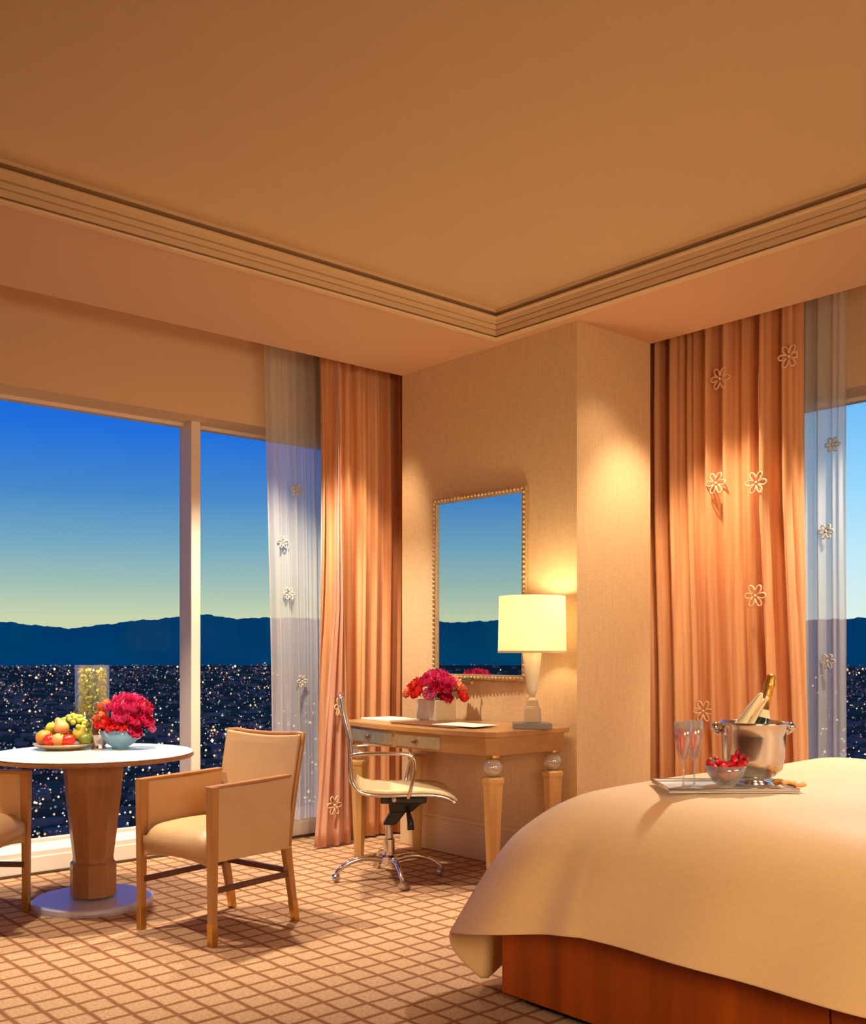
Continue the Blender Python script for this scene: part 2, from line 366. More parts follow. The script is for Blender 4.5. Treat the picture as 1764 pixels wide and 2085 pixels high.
# windows
def window(name, axis, g, u0, u1, mull, lab):
    w = bpy.data.objects.new(name, None); COL.objects.link(w); tag(w, lab, None, None, 'structure')
    fr = MB(); pn = MB()
    def bx(b, a0, a1, c0, c1, z0, z1):
        if axis == 'x': b.box(a0, a1, c0, c1, z0, z1)
        else: b.box(c0, c1, a0, a1, z0, z1)
    bx(fr, u0, u1, g-.03, g+.03, ZH-.022, ZH+.01); bx(fr, u0, u1, g-.03, g+.03, ZSILL-.01, ZSILL+.018)
    bx(fr, u0, u0+.03, g-.03, g+.03, ZSILL, ZH); bx(fr, u1-.03, u1, g-.03, g+.03, ZSILL, ZH)
    obj('window_frame', fr, M['white_trim'], w)
    for m in mull:
        q = MB(); bx(q, m-.033, m+.033, g-.13, g+.03, ZSILL, ZH); obj('mullion', q, M['white_trim'], w, bevel=.004)
    e = [u0]+list(mull)+[u1]
    for a0, a1 in zip(e[:-1], e[1:]):
        q = MB(); bx(q, a0, a1, g-.004, g+.004, ZSILL, ZH); obj('glass_pane', q, M['pane'], w)
    return w
window('window_1', 'x', YG, X0, 4.55, [-1.0, 1.1, 3.196], 'floor to ceiling window along the left wall looking over the city at dusk')
window('window_2', 'y', XG, Y0, 4.35, [-1.0, 1.0], 'tall window behind the bed at the right edge')

# ================================================================== outside: valley, city, ridge
GZ = -150
b = MB(); n = 64; b.add([(0, 0, GZ)]+[(15000*cos(2*pi*k/n), 15000*sin(2*pi*k/n), GZ) for k in range(n)], [(0, k+1, (k+1)%n+1) for k in range(n)])
o = struct('ground', b, M['land'], 'dark valley floor far below the windows')
rnd = random.Random(11)
def ridge(a):
    a = a % (2*pi)
    h = 362 + 20*sin(a*7.3+1.1)+12*sin(a*17+2)+7*sin(a*41+.5)+6*sin(a*83)+5*sin(a*167+1)+4*sin(a*331)+3*sin(a*613+2)+2*sin(a*1201)
    h += -88*math.exp(-((a-1.19)/.06)**2) + 26*math.exp(-((a-1.07)/.012)**2) + 22*math.exp(-((a-.44)/.02)**2)
    return h
b = MB(); na = 3600; rows = [(10600, lambda a: GZ), (11200, lambda a: GZ+90+40*sin(a*23)+20*sin(a*61)), (12000, lambda a: ridge(a)), (13500, lambda a: GZ)]
vs = []
for R, fz in rows:
    for k in range(na):
        a = 2*pi*k/na; rr = R + (160*sin(a*29)+120*sin(a*57+1) if R < 12000 and R > 10600 else 0); vs.append((rr*cos(a), rr*sin(a), fz(a)))
fs = [(j*na+k, j*na+(k+1)%na, (j+1)*na+(k+1)%na, (j+1)*na+k) for j in range(3) for k in range(na)]
tag(obj('mountain_ridge', b.add(vs, fs), M['mountain'], smooth=True), 'long blue mountain ridge along the horizon beyond the city', 'mountains')
# low roofs and lights of the city: nobody could count them
b = MB()
for k in range(5200):
    off = 26 + 400*rnd.random()**1.7; D = 150*2100/off; az = VIEW + radians(rnd.uniform(-38, 50) if rnd.random() < .8 else rnd.uniform(50, 100))
    x, y = D*cos(az), D*sin(az); w = rnd.uniform(8, 26)*(.5+D/4000); h = rnd.uniform(4, 9)*(.5+D/5000); t = rnd.uniform(.3, 1) * w
    b.box(x-w/2, x+w/2, y-t/2, y+t/2, GZ, GZ+h)
tag(obj('city_buildings', b, M['roofs']), 'low dark rooftops of the city spread over the valley', 'city', kind='stuff')
lm = [emit('lamp_amber', (255, 206, 140), 1.0), emit('lamp_white', (240, 238, 220), .9), emit('lamp_rose', (176, 118, 136), .55),
      emit('lamp_dim', (130, 112, 130), .5), emit('lamp_green', (150, 190, 180), .6), emit('lamp_bright', (255, 236, 180), 1.6)]
b = MB(); octf = [(0,2,4),(2,1,4),(1,3,4),(3,0,4),(2,0,5),(1,2,5),(3,1,5),(0,3,5)]
def light_pt(x, y, z, s, mi):
    b.add([(x+s,y,z),(x-s,y,z),(x,y+s,z),(x,y-s,z),(x,y,z+s),(x,y,z-s)], octf, mi)
for k in range(11500):
    off = 27 + 400*rnd.random()**1.35; D = 150*2100/off
    az = VIEW + radians(rnd.uniform(-30, 42) if rnd.random() < .92 else rnd.uniform(42, 100))
    if off < 75: mi = rnd.choice([2, 2, 3, 3, 3, 0, 4]); px = rnd.uniform(1.1, 2.4)
    elif off < 150: mi = rnd.choice([3, 3, 3, 2, 0, 1, 4]); px = rnd.uniform(.9, 2.4)
    else: mi = rnd.choice([3, 4, 3, 1, 0, 5, 3, 2]); px = rnd.uniform(1.0, 3.3)
    if rnd.random() < .05: mi = 5; px *= 1.25
    s = px*D/2100
    light_pt(D*cos(az), D*sin(az), GZ+3+s, s, mi)
for k in range(4200):
    off = rnd.uniform(24, 85) if rnd.random() < .6 else rnd.uniform(60, 190); D = 150*2100/off; az = VIEW + radians(rnd.uniform(-30, 42)); s = rnd.uniform(.9, 2.3)*D/2100
    band = sin(off*.33+3*sin(az*5))+sin(off*.11+az*9)
    if band > -.2: light_pt(D*cos(az), D*sin(az), GZ+3+s*.5, s, rnd.choice([2, 3, 3]))
for d0, a0, mi, jit, cnt in ((4200, 0, 2, 60, 240), (3000, .02, 0, 50, 170), (2150, .05, 0, 40, 150), (1700, -.04, 5, 30, 90), (1950, .1, 0, 40, 90)):   # avenues
    for k in range(cnt):
        az = VIEW + radians(-30+78*k/cnt) + rnd.uniform(-.002, .002); D = d0*(1+a0*sin(az*6))+rnd.uniform(-jit, jit); s = rnd.uniform(.8, 1.8)*D/2100
        if rnd.random() < .7: light_pt(D*cos(az), D*sin(az), GZ+3+s, s, mi)
tag(obj('city_lights', b, lm), 'thousands of small street and house lights across the valley', 'city lights', kind='stuff')

# ================================================================== curtains
def drape(name, axis, plane, span, z0, z1, folds, amp, m, label, cat, out=-1, solid=.004, seed=0, nu=None, group=None, deep=0):
    """span(t) -> (a0, a1) edges along the wall at height fraction t (0 floor, 1 top)."""
    rr = random.Random(seed); ph = [rr.uniform(0, 6.28) for _ in range(4)]
    def depth(u, t):
        w = u + .012*sin(5*t+ph[0])
        s = sin(2*pi*folds*w+ph[1]); s = math.copysign(abs(s)**.75, s)
        am = amp*(1+deep*math.exp(-((u-.16)/.17)**2))
        return am*(.62+.38*sin(2*pi*w*folds/2.7+ph[2]))*s*(1.05-.25*t) + amp*.3*sin(2*pi*folds*2.3*w+ph[3])
    def fn(u, v):
        a0, a1 = span(v); a = a0+(a1-a0)*u; d = plane+out*depth(u, v); z = z0+(z1-z0)*v
        return (a, d, z) if axis == 'x' else (d, a, z)
    nu = nu or int(folds*14)
    o = obj(name, MB().grid(fn, nu, 36), m, smooth=True, solid=solid)
    tag(o, label, cat, group); o['_'] = 0; del o['_']
    return o, fn
def flower_on(parent, fn, u, v, su, sv, m, out, axis, r=.045):
    b = MB(); outl = []
    ax_ = 1 if axis == 'x' else 0
    c = list(fn(u, v)); c[ax_] = min(fn(min(1, max(0, u+d*r/su/4)), min(1, max(0, v+e*r/sv)))[ax_] for d in range(-5, 6) for e in (-1, 0, 1))
    for k in range(6):
        pts = []
        for j in range(9):
            q = j/8; a = 2*pi*k/6 + (q-.5)*1.0; rad = r*(.30+.95*sin(pi*q)**.7)
            du, dv = rad*cos(a)/su, rad*sin(a)/sv
            p = Vector(fn(min(1, max(0, u+du)), min(1, max(0, v+dv))))
            p[ax_] = c[ax_] + out*.004; pts.append(p)
        b.tube(pts, .0045, 5)
    p = Vector(c); p[ax_] += out*.004; b.ball(p, .009, 8, 5)
    obj('embroidered_flower', b, m, parent, smooth=True)
def vine(parent, fn, u, v0, v1, m, out, axis):
    pts = []
    for j in range(30):
        v = v0+(v1-v0)*j/29; p = Vector(fn(min(1, max(0, u+.012*sin(v*30))), v)); p[1 if axis == 'x' else 0] += out*.006; pts.append(p)
    obj('embroidered_stem', MB().tube(pts, .002, 4), m, parent, smooth=True)

# left window: satin drape, rose overlay drape, sheer
cl, f = drape('curtain', 'x', 5.475, lambda t: (3.84, 4.86), .012, ZP-.01, 9, .042, M['satin'],
              'peach satin curtain between the left window and the desk wall', 'curtain', seed=3)
cl2, f = drape('curtain', 'x', 5.365, lambda t: (3.71+.15*min(1, t/.45)+.015*t, 3.99-.12*t), .012, ZP-.01, 2.6, .026, M['mauve'],
              'dusty rose embroidered curtain edge beside the sheer at the left window', 'curtain', seed=5, nu=60)
for (u, z) in ((.45, .886), (.4, .26)): flower_on(cl2, f, u, z/ZP, .28, ZP, M['curtain_flower'], -1, 'x', .05)
vine(cl2, f, .45, .28/ZP, .86/ZP, M['curtain_flower'], -1, 'x')
sl, f = drape('sheer_curtain', 'x', 5.70, lambda t: (3.56-.02*t+.05*(1-t), 4.16), .14, ZP-.01, 8, .028, M['sheer'],
              'white sheer curtain gathered at the right end of the left window', 'curtain', seed=9, solid=0, nu=140)
for (u, z) in ((.35, 2.26), (.18, 1.9), (.4, .95), (.25, 1.55)): flower_on(sl, f, u, z/ZP, .6, ZP, M['sheer_flower'], -1, 'x', .035)
# right window
cr, f = drape('curtain', 'y', 5.20, lambda t: (2.84+.06*min(1, t/.6), 4.25), .012, ZP-.01, 11, .052, M['satin'],
              'wide peach satin curtain with embroidered flowers behind the bed', 'curtain', seed=14, deep=.9)
def uy(y, t=.5): return (y-2.88)/(4.25-2.88)
for (y, z) in ((3.366, 2.824), (3.382, 2.217), (3.099, 2.182), (3.114, 1.552), (3.515, .889), (2.93, 2.86)):
    flower_on(cr, f, uy(y), z/ZP, 1.37, ZP, M['curtain_flower'], -1, 'y', .052)
vine(cr, f, uy(3.10), 1.2/ZP, 2.8/ZP, M['curtain_flower'], -1, 'y')
sr, f = drape('sheer_curtain', 'y', 5.42, lambda t: (2.755+.01*(1-t), 3.3), .14, ZP-.01, 6, .026, M['sheer'],
              'white sheer curtain beside the right window behind the bed', 'curtain', seed=21, solid=0, nu=120)
for (y, z) in ((2.83, 2.35), (2.86, 1.85), (2.85, 1.1)):
    flower_on(sr, f, (y-2.76)/.54, z/ZP, .54, ZP, M['sheer_flower'], -1, 'y', .035)

# ================================================================== round table
T = thing('dining_table', 'round table with white stone top and tapered octagonal wood pedestal by the window', 'table', (2.094, 4.945, 0))
b = MB().lathe([(.47, .738), (.480, .742), (.482, .746), (.478, .75)], 64)
obj('tabletop', b, M['marble'], T)
b = MB().lathe([(.455, .718), (.478, .722), (.485, .728), (.485, .738), (.475, .7385)], 64); obj('top_edge', b, M['pedestal'], T)
b = MB().lathe([(.148, .72), (.148, .69), (.135, .55), (.112, .34), (.098, .235), (.10, .215), (.112, .205), (.112, .045)], 8, rot=VIEW+pi+.12)
obj('pedestal', b, M['pedestal'], T, bevel=.003)
b = MB().lathe([(.285, 0), (.288, .012), (.288, .028), (.280, .034)], 64); obj('base_plate', b, M['satin_steel'], T)
b = MB().lathe([(.2, .034), (.2, .036)], 8); 

# ------------------------------------------------------------------ armchairs
def make_armchair(label, loc, rz):
    t = thing('armchair', label, 'chair', loc, rz, 'armchairs around the round table')
    w = .232
    for sy in (-1, 1):
        f = MB().bar((.225, sy*(w+.005), .0), (.225, sy*(w+.005), .675), .030, .030, .042, .040)
        g = obj('leg', f, M['wood'], t, bevel=.004)
        obj('ferrule', MB().bar((.225, sy*(w+.005), 0), (.225, sy*(w+.005), .10), .032, .032, .0345, .0335), M['brass'], g, bevel=.002)
        f = MB().bar((-.295, sy*(w-.02), .0), (-.225, sy*(w-.015), .38), .028, .028, .042, .036)
        g = obj('leg', f, M['wood'], t, bevel=.004)
        obj('ferrule', MB().bar((-.295, sy*(w-.02), 0), (-.277, sy*(w-.019), .10), .030, .030, .034, .033), M['brass'], g, bevel=.002)
        # arm panel with slightly sloping top
        y0, y1 = sy*w-.017, sy*w+.017
        vs = []
        for x, zt, zb in ((.205, .668, .352), (-.06, .668, .350), (-.235, .676, .348)):
            vs += [(x, y0, zb), (x, y1, zb), (x, y1, zt), (x, y0, zt)]
        fs = [(0, 1, 2, 3), (11, 10, 9, 8)]
        for k in (0, 4): fs += [(k, k+4, k+5, k+1), (k+1, k+5, k+6, k+2), (k+2, k+6, k+7, k+3), (k+3, k+7, k+4, k)]
        obj('arm_panel', MB().add(vs, fs), M['leather'], t, bevel=.009, seg=3)
        obj('arm_rail', MB().add([(.246, sy*w-.021, .666), (.246, sy*w+.021, .666), (-.235, sy*w+.019, .672), (-.235, sy*w-.019, .676),
             (.246, sy*w-.021, .678), (.246, sy*w+.021, .678), (-.235, sy*w+.019, .686), (-.235, sy*w-.019, .686)],
             [(0,1,2,3),(7,6,5,4),(0,4,5,1),(1,5,6,2),(2,6,7,3),(3,7,4,0)]), M['wood'], t, bevel=.005, seg=3)
        obj('stretcher', MB().bar((.225, sy*(w-.005), .215), (-.258, sy*(w-.018), .215), .02, .02), M['wood_dark'], t) if False else \
        obj('stretcher', MB().box(-.262, .222, sy*(w-.012)-.008, sy*(w-.012)+.008, .215, .240), M['wood_dark'], t, bevel=.002)
    obj('stretcher', MB().box(-.268, -.250, -w+.02, w-.02, .225, .25), M['wood_dark'], t, bevel=.002)
    # back: curved, leaning
    def back(th):
        def fn(u, v):
            y = (u-.5)*2*(w+.006)*(1+.04*v); z = .35+.515*v-(.016*(1-(2*u-1)**2) if v > .99 else 0); x = -.225-.085*v**1.3-.018*(1-(2*u-1)**2)+th
            return (x, y, z)
        return fn
    b = MB(); A = back(.022); B_ = back(-.022)
    nu, nv = 10, 10; ga = MB().grid(A, nu, nv); gb = MB().grid(B_, nu, nv)
    b.add(ga.v, ga.f); b.add(gb.v, [tuple(reversed(q)) for q in gb.f])
    off = (nu+1)*(nv+1); ring = [i for i in range(nu+1)]+[j*(nu+1)+nu for j in range(1, nv+1)]+[nv*(nu+1)+i for i in range(nu-1, -1, -1)]+[j*(nu+1) for j in range(nv-1, 0, -1)]
    b.add([], [])
    m = len(ring); b.f += [(ring[k], ring[k]+off, ring[(k+1)%m]+off, ring[(k+1)%m]) for k in range(m)]; b.mi += [0]*m
    obj('backrest', b, M['leather'], t, smooth=False, bevel=.008, seg=3)
    # piped wood edge of the back
    pts = [(-.225-.085*(v)**1.3, -(w+.008)*(1+.04*v), .36+.505*v) for v in [k/8 for k in range(9)]]
    pts += [(-.225-.085-.018*(1-(2*u-1)**2), (u-.5)*2*(w+.008)*1.04, .868-.014*(1-(2*u-1)**2)) for u in [k/10 for k in range(1, 10)]]
    pts += [(-.225-.085*(v)**1.3, (w+.008)*(1+.04*v), .36+.505*v) for v in [k/8 for k in range(8, -1, -1)]]
    obj('back_frame', MB().tube(pts, .013, 8), M['wood'], t, smooth=True)
    # seat: crowned cushion with arched front rail
    def seat(u, v):
        x = -.20+.435*u; y = (v-.5)*2*(w-.018)
        e = min(1, (1-abs(2*v-1))*5)**.5; fr = min(1, (1-u)*9)**.5
        return (x+.02*(u > .5)*(1-(2*v-1)**2), y, .425+.060*e*fr*(1-.25*(2*u-1)**2))
    g = MB().grid(seat, 20, 16); b = MB(); b.add(g.v, g.f)
    lo = [(p[0], p[1], .372-.018*((2*(p[1]/(2*(w-.018))+.5)-1)**2)*0) for p in g.v]; b.add(lo, [tuple(reversed(q)) for q in g.f])
    nu, nv = 20, 16; off = (nu+1)*(nv+1); ring = [i for i in range(nu+1)]+[j*(nu+1)+nu for j in range(1, nv+1)]+[nv*(nu+1)+i for i in range(nu-1, -1, -1)]+[j*(nu+1) for j in range(nv-1, 0, -1)]
    m = len(ring); b.f += [(ring[k], ring[(k+1)%m], ring[(k+1)%m]+off, ring[k]+off)[::-1] for k in range(m)]; b.mi += [0]*m
    obj('seat', b, M['leather'], t, smooth=True)
    # front rail, arched along its lower edge
    vs = []; n = 12
    for k in range(n+1):
        y = (2*k/n-1)*(w-.012); zb = .330+.022*(1-(2*k/n-1)**2)
        vs += [(.205, y, zb), (.228, y, zb), (.228, y, .415), (.205, y, .415)]
    fs = [(0, 1, 2, 3), (4*n+3, 4*n+2, 4*n+1, 4*n)]
    for k in range(n): a = 4*k; fs += [(a, a+4, a+5, a+1), (a+1, a+5, a+6, a+2), (a+2, a+6, a+7, a+3), (a+3, a+7, a+4, a)]
    obj('seat_rail', MB().add(vs, fs), M['leather'], t, bevel=.004)
    return t
ch = make_armchair('tan leather armchair with its back to the desk, right of the round table', (2.335, 4.165, 0), radians(192))
# front-right leg corner of the second chair comes to (1.79, 5.01)
a2 = radians(-45); lx, ly = .225, .237
c2 = (1.79-(lx*cos(a2)-ly*sin(a2)), 5.01-(lx*sin(a2)+ly*cos(a2)), 0)
dup(ch, c2, (0, 0, a2), 'tan leather armchair cut by the left edge, left of the round table')

# ------------------------------------------------------------------ desk
D = thing('desk', 'wooden desk with glass-ball legs and silver drawer fronts against the corner pillar', 'desk', (3.95, 4.37, 0))
dx, dy = 3.95, 4.37
def deskpoly(x0, x1, y0, y1, bow, ch=.07):
    pts = [(x1, y0), (x1, y1), (x0+ch*.6, y1)]
    n = 14
    for k in range(n+1):
        u = k/n; y = y1-ch*.6+(y0-y1+1.2*ch)*u; pts.append((x0-bow*(1-(2*u-1)**2), y))
    pts += [(x0+ch*.6, y0)]
    return [(x-dx, y-dy) for x, y in pts][::-1]
DT = .836
obj('desktop', MB().prism(deskpoly(3.66, 4.258, 3.735, 5.01, .06), DT-.030, DT), M['desk'], D, bevel=.005)
obj('apron', MB().prism(deskpoly(3.685, 4.24, 3.76, 4.985, .06), DT-.125, DT-.030), M['desk'], D, bevel=.002)
for y0, y1 in ((4.10, 4.46), (4.49, 4.93)):
    q = MB(); n = 8; vs = []
    for k in range(n+1):
        y = y0+(y1-y0)*k/n; u = (4.985-y)/1.225; x = 3.685-.06*(1-(2*u-1)**2)-.008
        vs += [(x-dx, y-dy, DT-.112), (x+.02-dx, y-dy, DT-.112), (x+.02-dx, y-dy, DT-.045), (x-dx, y-dy, DT-.045)]
    fs = [(0, 1, 2, 3), (4*n+3, 4*n+2, 4*n+1, 4*n)]
    for k in range(n): a = 4*k; fs += [(a, a+4, a+5, a+1), (a+1, a+5, a+6, a+2), (a+2, a+6, a+7, a+3), (a+3, a+7, a+4, a)]
    dr = obj('drawer', q.add(vs, fs), M['silverleaf'], D, bevel=.002); tag(dr, 'silver drawer front')
    ym = (y0+y1)/2; u = (4.985-ym)/1.225; x = 3.685-.06*(1-(2*u-1)**2)-.022
    obj('knob', MB().ball((x-dx, ym-dy, DT-.078), .013), M['brownleather'], dr, smooth=True)
for x, y in ((3.735, 3.80), (4.19, 3.80), (3.735, 4.94), (4.19, 4.94)):
    lx, ly = x-dx, y-dy
    q = MB().lathe([(.026, 0), (.030, .03), (.055, .56), (.062, .575), (.062, .592), (.050, .600)], 8, (lx, ly, 0), rot=VIEW+pi/8)
    g = obj('leg', q, M['desk_leg'], D, bevel=.002)
    tag(obj('glass_ball', MB().ball((lx, ly, .648), .050, 20, 12, (1, 1, 1)), M['crystal'], g, smooth=True), 'clear glass ball')
    obj('collar', MB().lathe([(.03, .692), (.045, .70), (.045, .713)], 16, (lx, ly, 0)), M['brass'], g)

# ------------------------------------------------------------------ desk chair
OC = thing('office_chair', 'cream swivel chair with chrome frame and black mechanism, tucked under the desk', 'chair', (3.54, 4.41, 0), radians(-37))
prof = [(-.262, 1.005), (-.252, .93), (-.232, .85), (-.214, .77), (-.208, .69), (-.214, .62), (-.205, .56), (-.175, .515), (-.12, .492), (-.03, .486), (.08, .488), (.19, .490), (.27, .482), (.325, .462), (.34, .445)]
def smoothp(p, k=3):
    for _ in range(k):
        q = [p[0]]
        for a, c in zip(p[:-1], p[1:]): q += [tuple(.75*a[i]+.25*c[i] for i in range(len(a))), tuple(.25*a[i]+.75*c[i] for i in range(len(a)))]
        p = q+[p[-1]]
    return p
sp2 = smoothp(prof, 2)
def sling(u, v):
    i = u*(len(sp2)-1); k = min(int(i), len(sp2)-2); fr = i-k; x = sp2[k][0]*(1-fr)+sp2[k+1][0]*fr; z = sp2[k][1]*(1-fr)+sp2[k+1][1]*fr
    rib = .003*abs(sin(u*pi*22)); return (x-.0, (v-.5)*.43, z+.008+rib-.010*(1-(2*v-1)**2))
k0 = .43
obj('backrest', MB().grid(lambda u, v: sling(u*k0, v), 60, 8), M['seat_leather'], OC, smooth=True, solid=.016)
obj('seat', MB().grid(lambda u, v: sling(k0+u*(1-k0), v), 60, 8), M['seat_leather'], OC, smooth=True, solid=.034)
for sy in (-1, 1):
    fr = obj('side_frame', MB().tube([(x, sy*.222, z) for x, z in sp2], .011, 8), M['chrome'], OC, smooth=True)
    arm = smoothp([(-.212, sy*.238, .70), (-.16, sy*.25, .712), (.02, sy*.252, .712), (.115, sy*.252, .705), (.135, sy*.25, .64), (.10, sy*.245, .50), (.095, sy*.228, .475)], 2)
    obj('armrest', MB().tube(arm, .010, 8), M['chrome'], OC, smooth=True)
obj('back_bar', MB().tube([(-.262, -.222, 1.005), (-.262, .222, 1.005)], .014, 8), M['chrome'], OC, smooth=True)
obj('seat_bar', MB().tube([(.02, -.222, .462), (.02, .222, .462)], .012, 8), M['chrome'], OC, smooth=True)
b = MB().box(-.05, .20, -.10, .10, .425, .462); b.add(*(lambda q: (q.v, q.f))(MB().bar((.06, 0, .37), (.09, 0, .43), .12, .10, .19, .14)))
b.add(*(lambda q: (q.v, q.f))(MB().bar((0, 0, .30), (.07, 0, .40), .07, .07, .09, .09)))
obj('tilt_mechanism', b, M['black'], OC, bevel=.008)
obj('lever', MB().tube([(.09, -.02, .41), (.10, -.10, .38), (.11, -.13, .33), (.112, -.135, .29)], [.012, .012, .018, .02], 8), M['black'], OC, smooth=True)
obj('column', MB().lathe([(.030, .10), (.030, .22), (.022, .225), (.022, .31)], 20), M['chrome'], OC, smooth=False)
hub = MB().lathe([(.045, .085), (.045, .125), (.034, .135)], 20); obj('hub', hub, M['chrome'], OC)
for k in range(4):
    a = radians(12+90*k); pts = smoothp([(.03, 0, .105), (.12, 0, .125), (.21, 0, .110), (.275, 0, .070), (.295, 0, .045)], 2)
    q = MB().tube([(p[0]*cos(a), p[0]*sin(a), p[2]) for p in pts], [.018-.007*i/(len(pts)-1) for i in range(len(pts))], 8)
    lg = obj('leg', q, M['chrome'], OC, smooth=True)
    cx_, cy_ = .295*cos(a), .295*sin(a); q = MB().lathe([(.022, -.012), (.024, 0), (.022, .012)], 14)
    q.xf(Matrix.Translation((cx_, cy_, .024)) @ Matrix.Rotation(a+.8, 4, 'Z') @ Matrix.Rotation(pi/2, 4, 'X')); obj('caster', q, M['steel'], lg)

# ------------------------------------------------------------------ mirror
MI = thing('wall_mirror', 'tall framed mirror on the desk wall reflecting the evening sky', 'mirror', (4.262, 4.445, 1.075), radians(2.4))
y0, y1, z1 = -.385, .385, 1.115; fw = .034
b = MB()
b.box(-.026, -.004, y0, y1, 0, fw); b.box(-.026, -.004, y0, y1, z1-fw, z1); b.box(-.026, -.004, y0, y0+fw, fw, z1-fw); b.box(-.026, -.004, y1-fw, y1, fw, z1-fw)
fr = obj('frame', b, M['champframe'], MI, bevel=.004)
b = MB()
def beads(p, q, n):
    for k in range(n):
        t = (k+.5)/n; b.ball((-.028, p[0]+(q[0]-p[0])*t, p[1]+(q[1]-p[1])*t), .0105, 8, 6)
beads((y0+.014, .014), (y1-.014, .014), 26); beads((y0+.014, z1-.014), (y1-.014, z1-.014), 26); beads((y0+.014, .02), (y0+.014, z1-.02), 38); beads((y1-.014, .02), (y1-.014, z1-.02), 38)
obj('beading', b, M['champframe'], fr, smooth=True)
obj('mirror_glass', MB().box(-.012, -.002, y0+fw-.004, y1-fw+.004, fw-.004, z1-fw+.004), M['mirror'], MI)

# ------------------------------------------------------------------ things on the desk
LX, LY = 4.03, 3.80
bk = obj('book', MB().box(-.10, .10, -.075, .075, 0, .03), M['greybook'], loc=(LX, LY, DT), rz=radians(-41), bevel=.003)
tag(bk, 'flat grey book under the table lamp on the desk', 'book')
LP = thing('table_lamp', 'lit table lamp with ivory drum shade and tapered neck on the desk', 'lamp', (LX, LY, DT+.03))
tag(obj('lamp_base', MB().lathe([(.062, 0), (.064, .01), (.060, .075), (.046, .09), (.040, .12), (.026, .135), (.022, .155)], 4, rot=radians(-41)+pi/4), M['crystal'], LP, bevel=.004), 'clear crystal block base')
obj('neck', MB().lathe([(.022, .155), (.026, .175), (.030, .19), (.056, .40), (.054, .41), (.012, .415), (.012, .46)], 24), M['lampbase'], LP, smooth=True)
sh = bpy.data.materials.new('lit_linen_shade'); sh.use_nodes = True; t = sh.node_tree; t.nodes.clear()
em = t.nodes.new('ShaderNodeEmission'); em.inputs[0].default_value = col4((255, 232, 168)); em.inputs[1].default_value = .62
tl = t.nodes.new('ShaderNodeBsdfTranslucent'); tl.inputs[0].default_value = col4((250, 232, 190)); df = t.nodes.new('ShaderNodeBsdfDiffuse'); df.inputs[0].default_value = col4((250, 236, 205))
m1 = t.nodes.new('ShaderNodeMixShader'); m1.inputs[0].default_value = .35; t.links.new(df.outputs[0], m1.inputs[1]); t.links.new(tl.outputs[0], m1.inputs[2])
ad = t.nodes.new('ShaderNodeAddShader'); t.links.new(m1.outputs[0], ad.inputs[0]); t.links.new(em.outputs[0], ad.inputs[1])
mo = t.nodes.new('ShaderNodeOutputMaterial'); t.links.new(ad.outputs[0], mo.inputs[0])
s_ = obj('lamp_shade', MB().lathe([(.182, .375), (.176, .675)], 48, cap0=False, cap1=False), sh, LP, smooth=True, solid=.002)
obj('shade_trim', MB().lathe([(.184, .372), (.1845, .384), (.1815, .384), (.181, .372), (.184, .372)], 48, cap0=False, cap1=False), M['napkin'], s_)
obj('harp', MB().tube([(0, 0, .46), (0, 0, .67)], .004, 6), M['brass'], LP)
bulb = MB().ball((0, 0, .52), .03); obj('bulb', bulb, emit('lit_bulb', (255, 226, 160), 6), LP, smooth=True)
pl = bpy.data.lights.new('lamp_bulb_light', 'POINT'); pl.energy = 12; pl.color = (1, .78, .45); pl.shadow_soft_size = .05
po = bpy.data.objects.new('lamp_bulb_light', pl); COL.objects.link(po); po.location = (LX, LY, DT+.03+.60)
pad = obj('desk_pad', MB().box(-.17, .17, -.26, .26, 0, .008), M['brownleather'], loc=(3.86, 4.32, DT), bevel=.003)
tag(pad, 'brown leather desk pad in front of the flower planter', 'desk pad')
pp = obj('paper_sheet', MB().box(-.105, .105, -.15, .15, 0, .003), M['paper'], loc=(3.84, 4.12, DT+.009), rz=radians(6)); tag(pp, 'white sheet of paper lying on the brown desk pad', 'paper')
fd = obj('folder', MB().box(-.11, .11, -.15, .15, 0, .012), M['paper'], loc=(3.86, 4.80, DT), rz=radians(-4), bevel=.002); tag(fd, 'cream folder at the left end of the desk', 'folder')
PX, PY = 4.06, 4.62
pt = obj('planter', MB().box(-.07, .07, -.135, .135, 0, .125), M['planter'], loc=(PX, PY, DT), rz=radians(-14), bevel=.004)
tag(pt, 'ivory rectangular planter box filled with flowers on the desk', 'planter')

# flowers: ruffled blooms
def bloom_mb(r, seed, petals=(5, 7, 9)):
    rr = random.Random(seed); b = MB()
    for li, n in enumerate(petals):
        tilt = .25+.42*li; rad = r*(.5+.25*li)
        for k in range(n):
            a = 2*pi*k/n+li*.5+rr.uniform(-.15, .15); tl_ = tilt+rr.uniform(-.12, .12); wd = r*(.42+.12*li)
            def fn(u, v, a=a, tl_=tl_, wd=wd, rad=rad, ph=rr.uniform(0, 6)):
                s = (u-.5)*2; w = wd*sin(pi*min(.93, .12+v*.82))*s; l = rad*v
                an = tl_*(1.45-.95*v); h = l*cos(an); o = l*sin(an)+.10*r
                o += -.25*r*(1-s*s)*0+.06*r*sin(5*u*pi+ph)*v; h += .18*r*s*s*v
                return (o*cos(a)-w*sin(a), o*sin(a)+w*cos(a), h*.95-.25*r)
            b.grid(fn, 5, 5)
    return b
fpro = {}
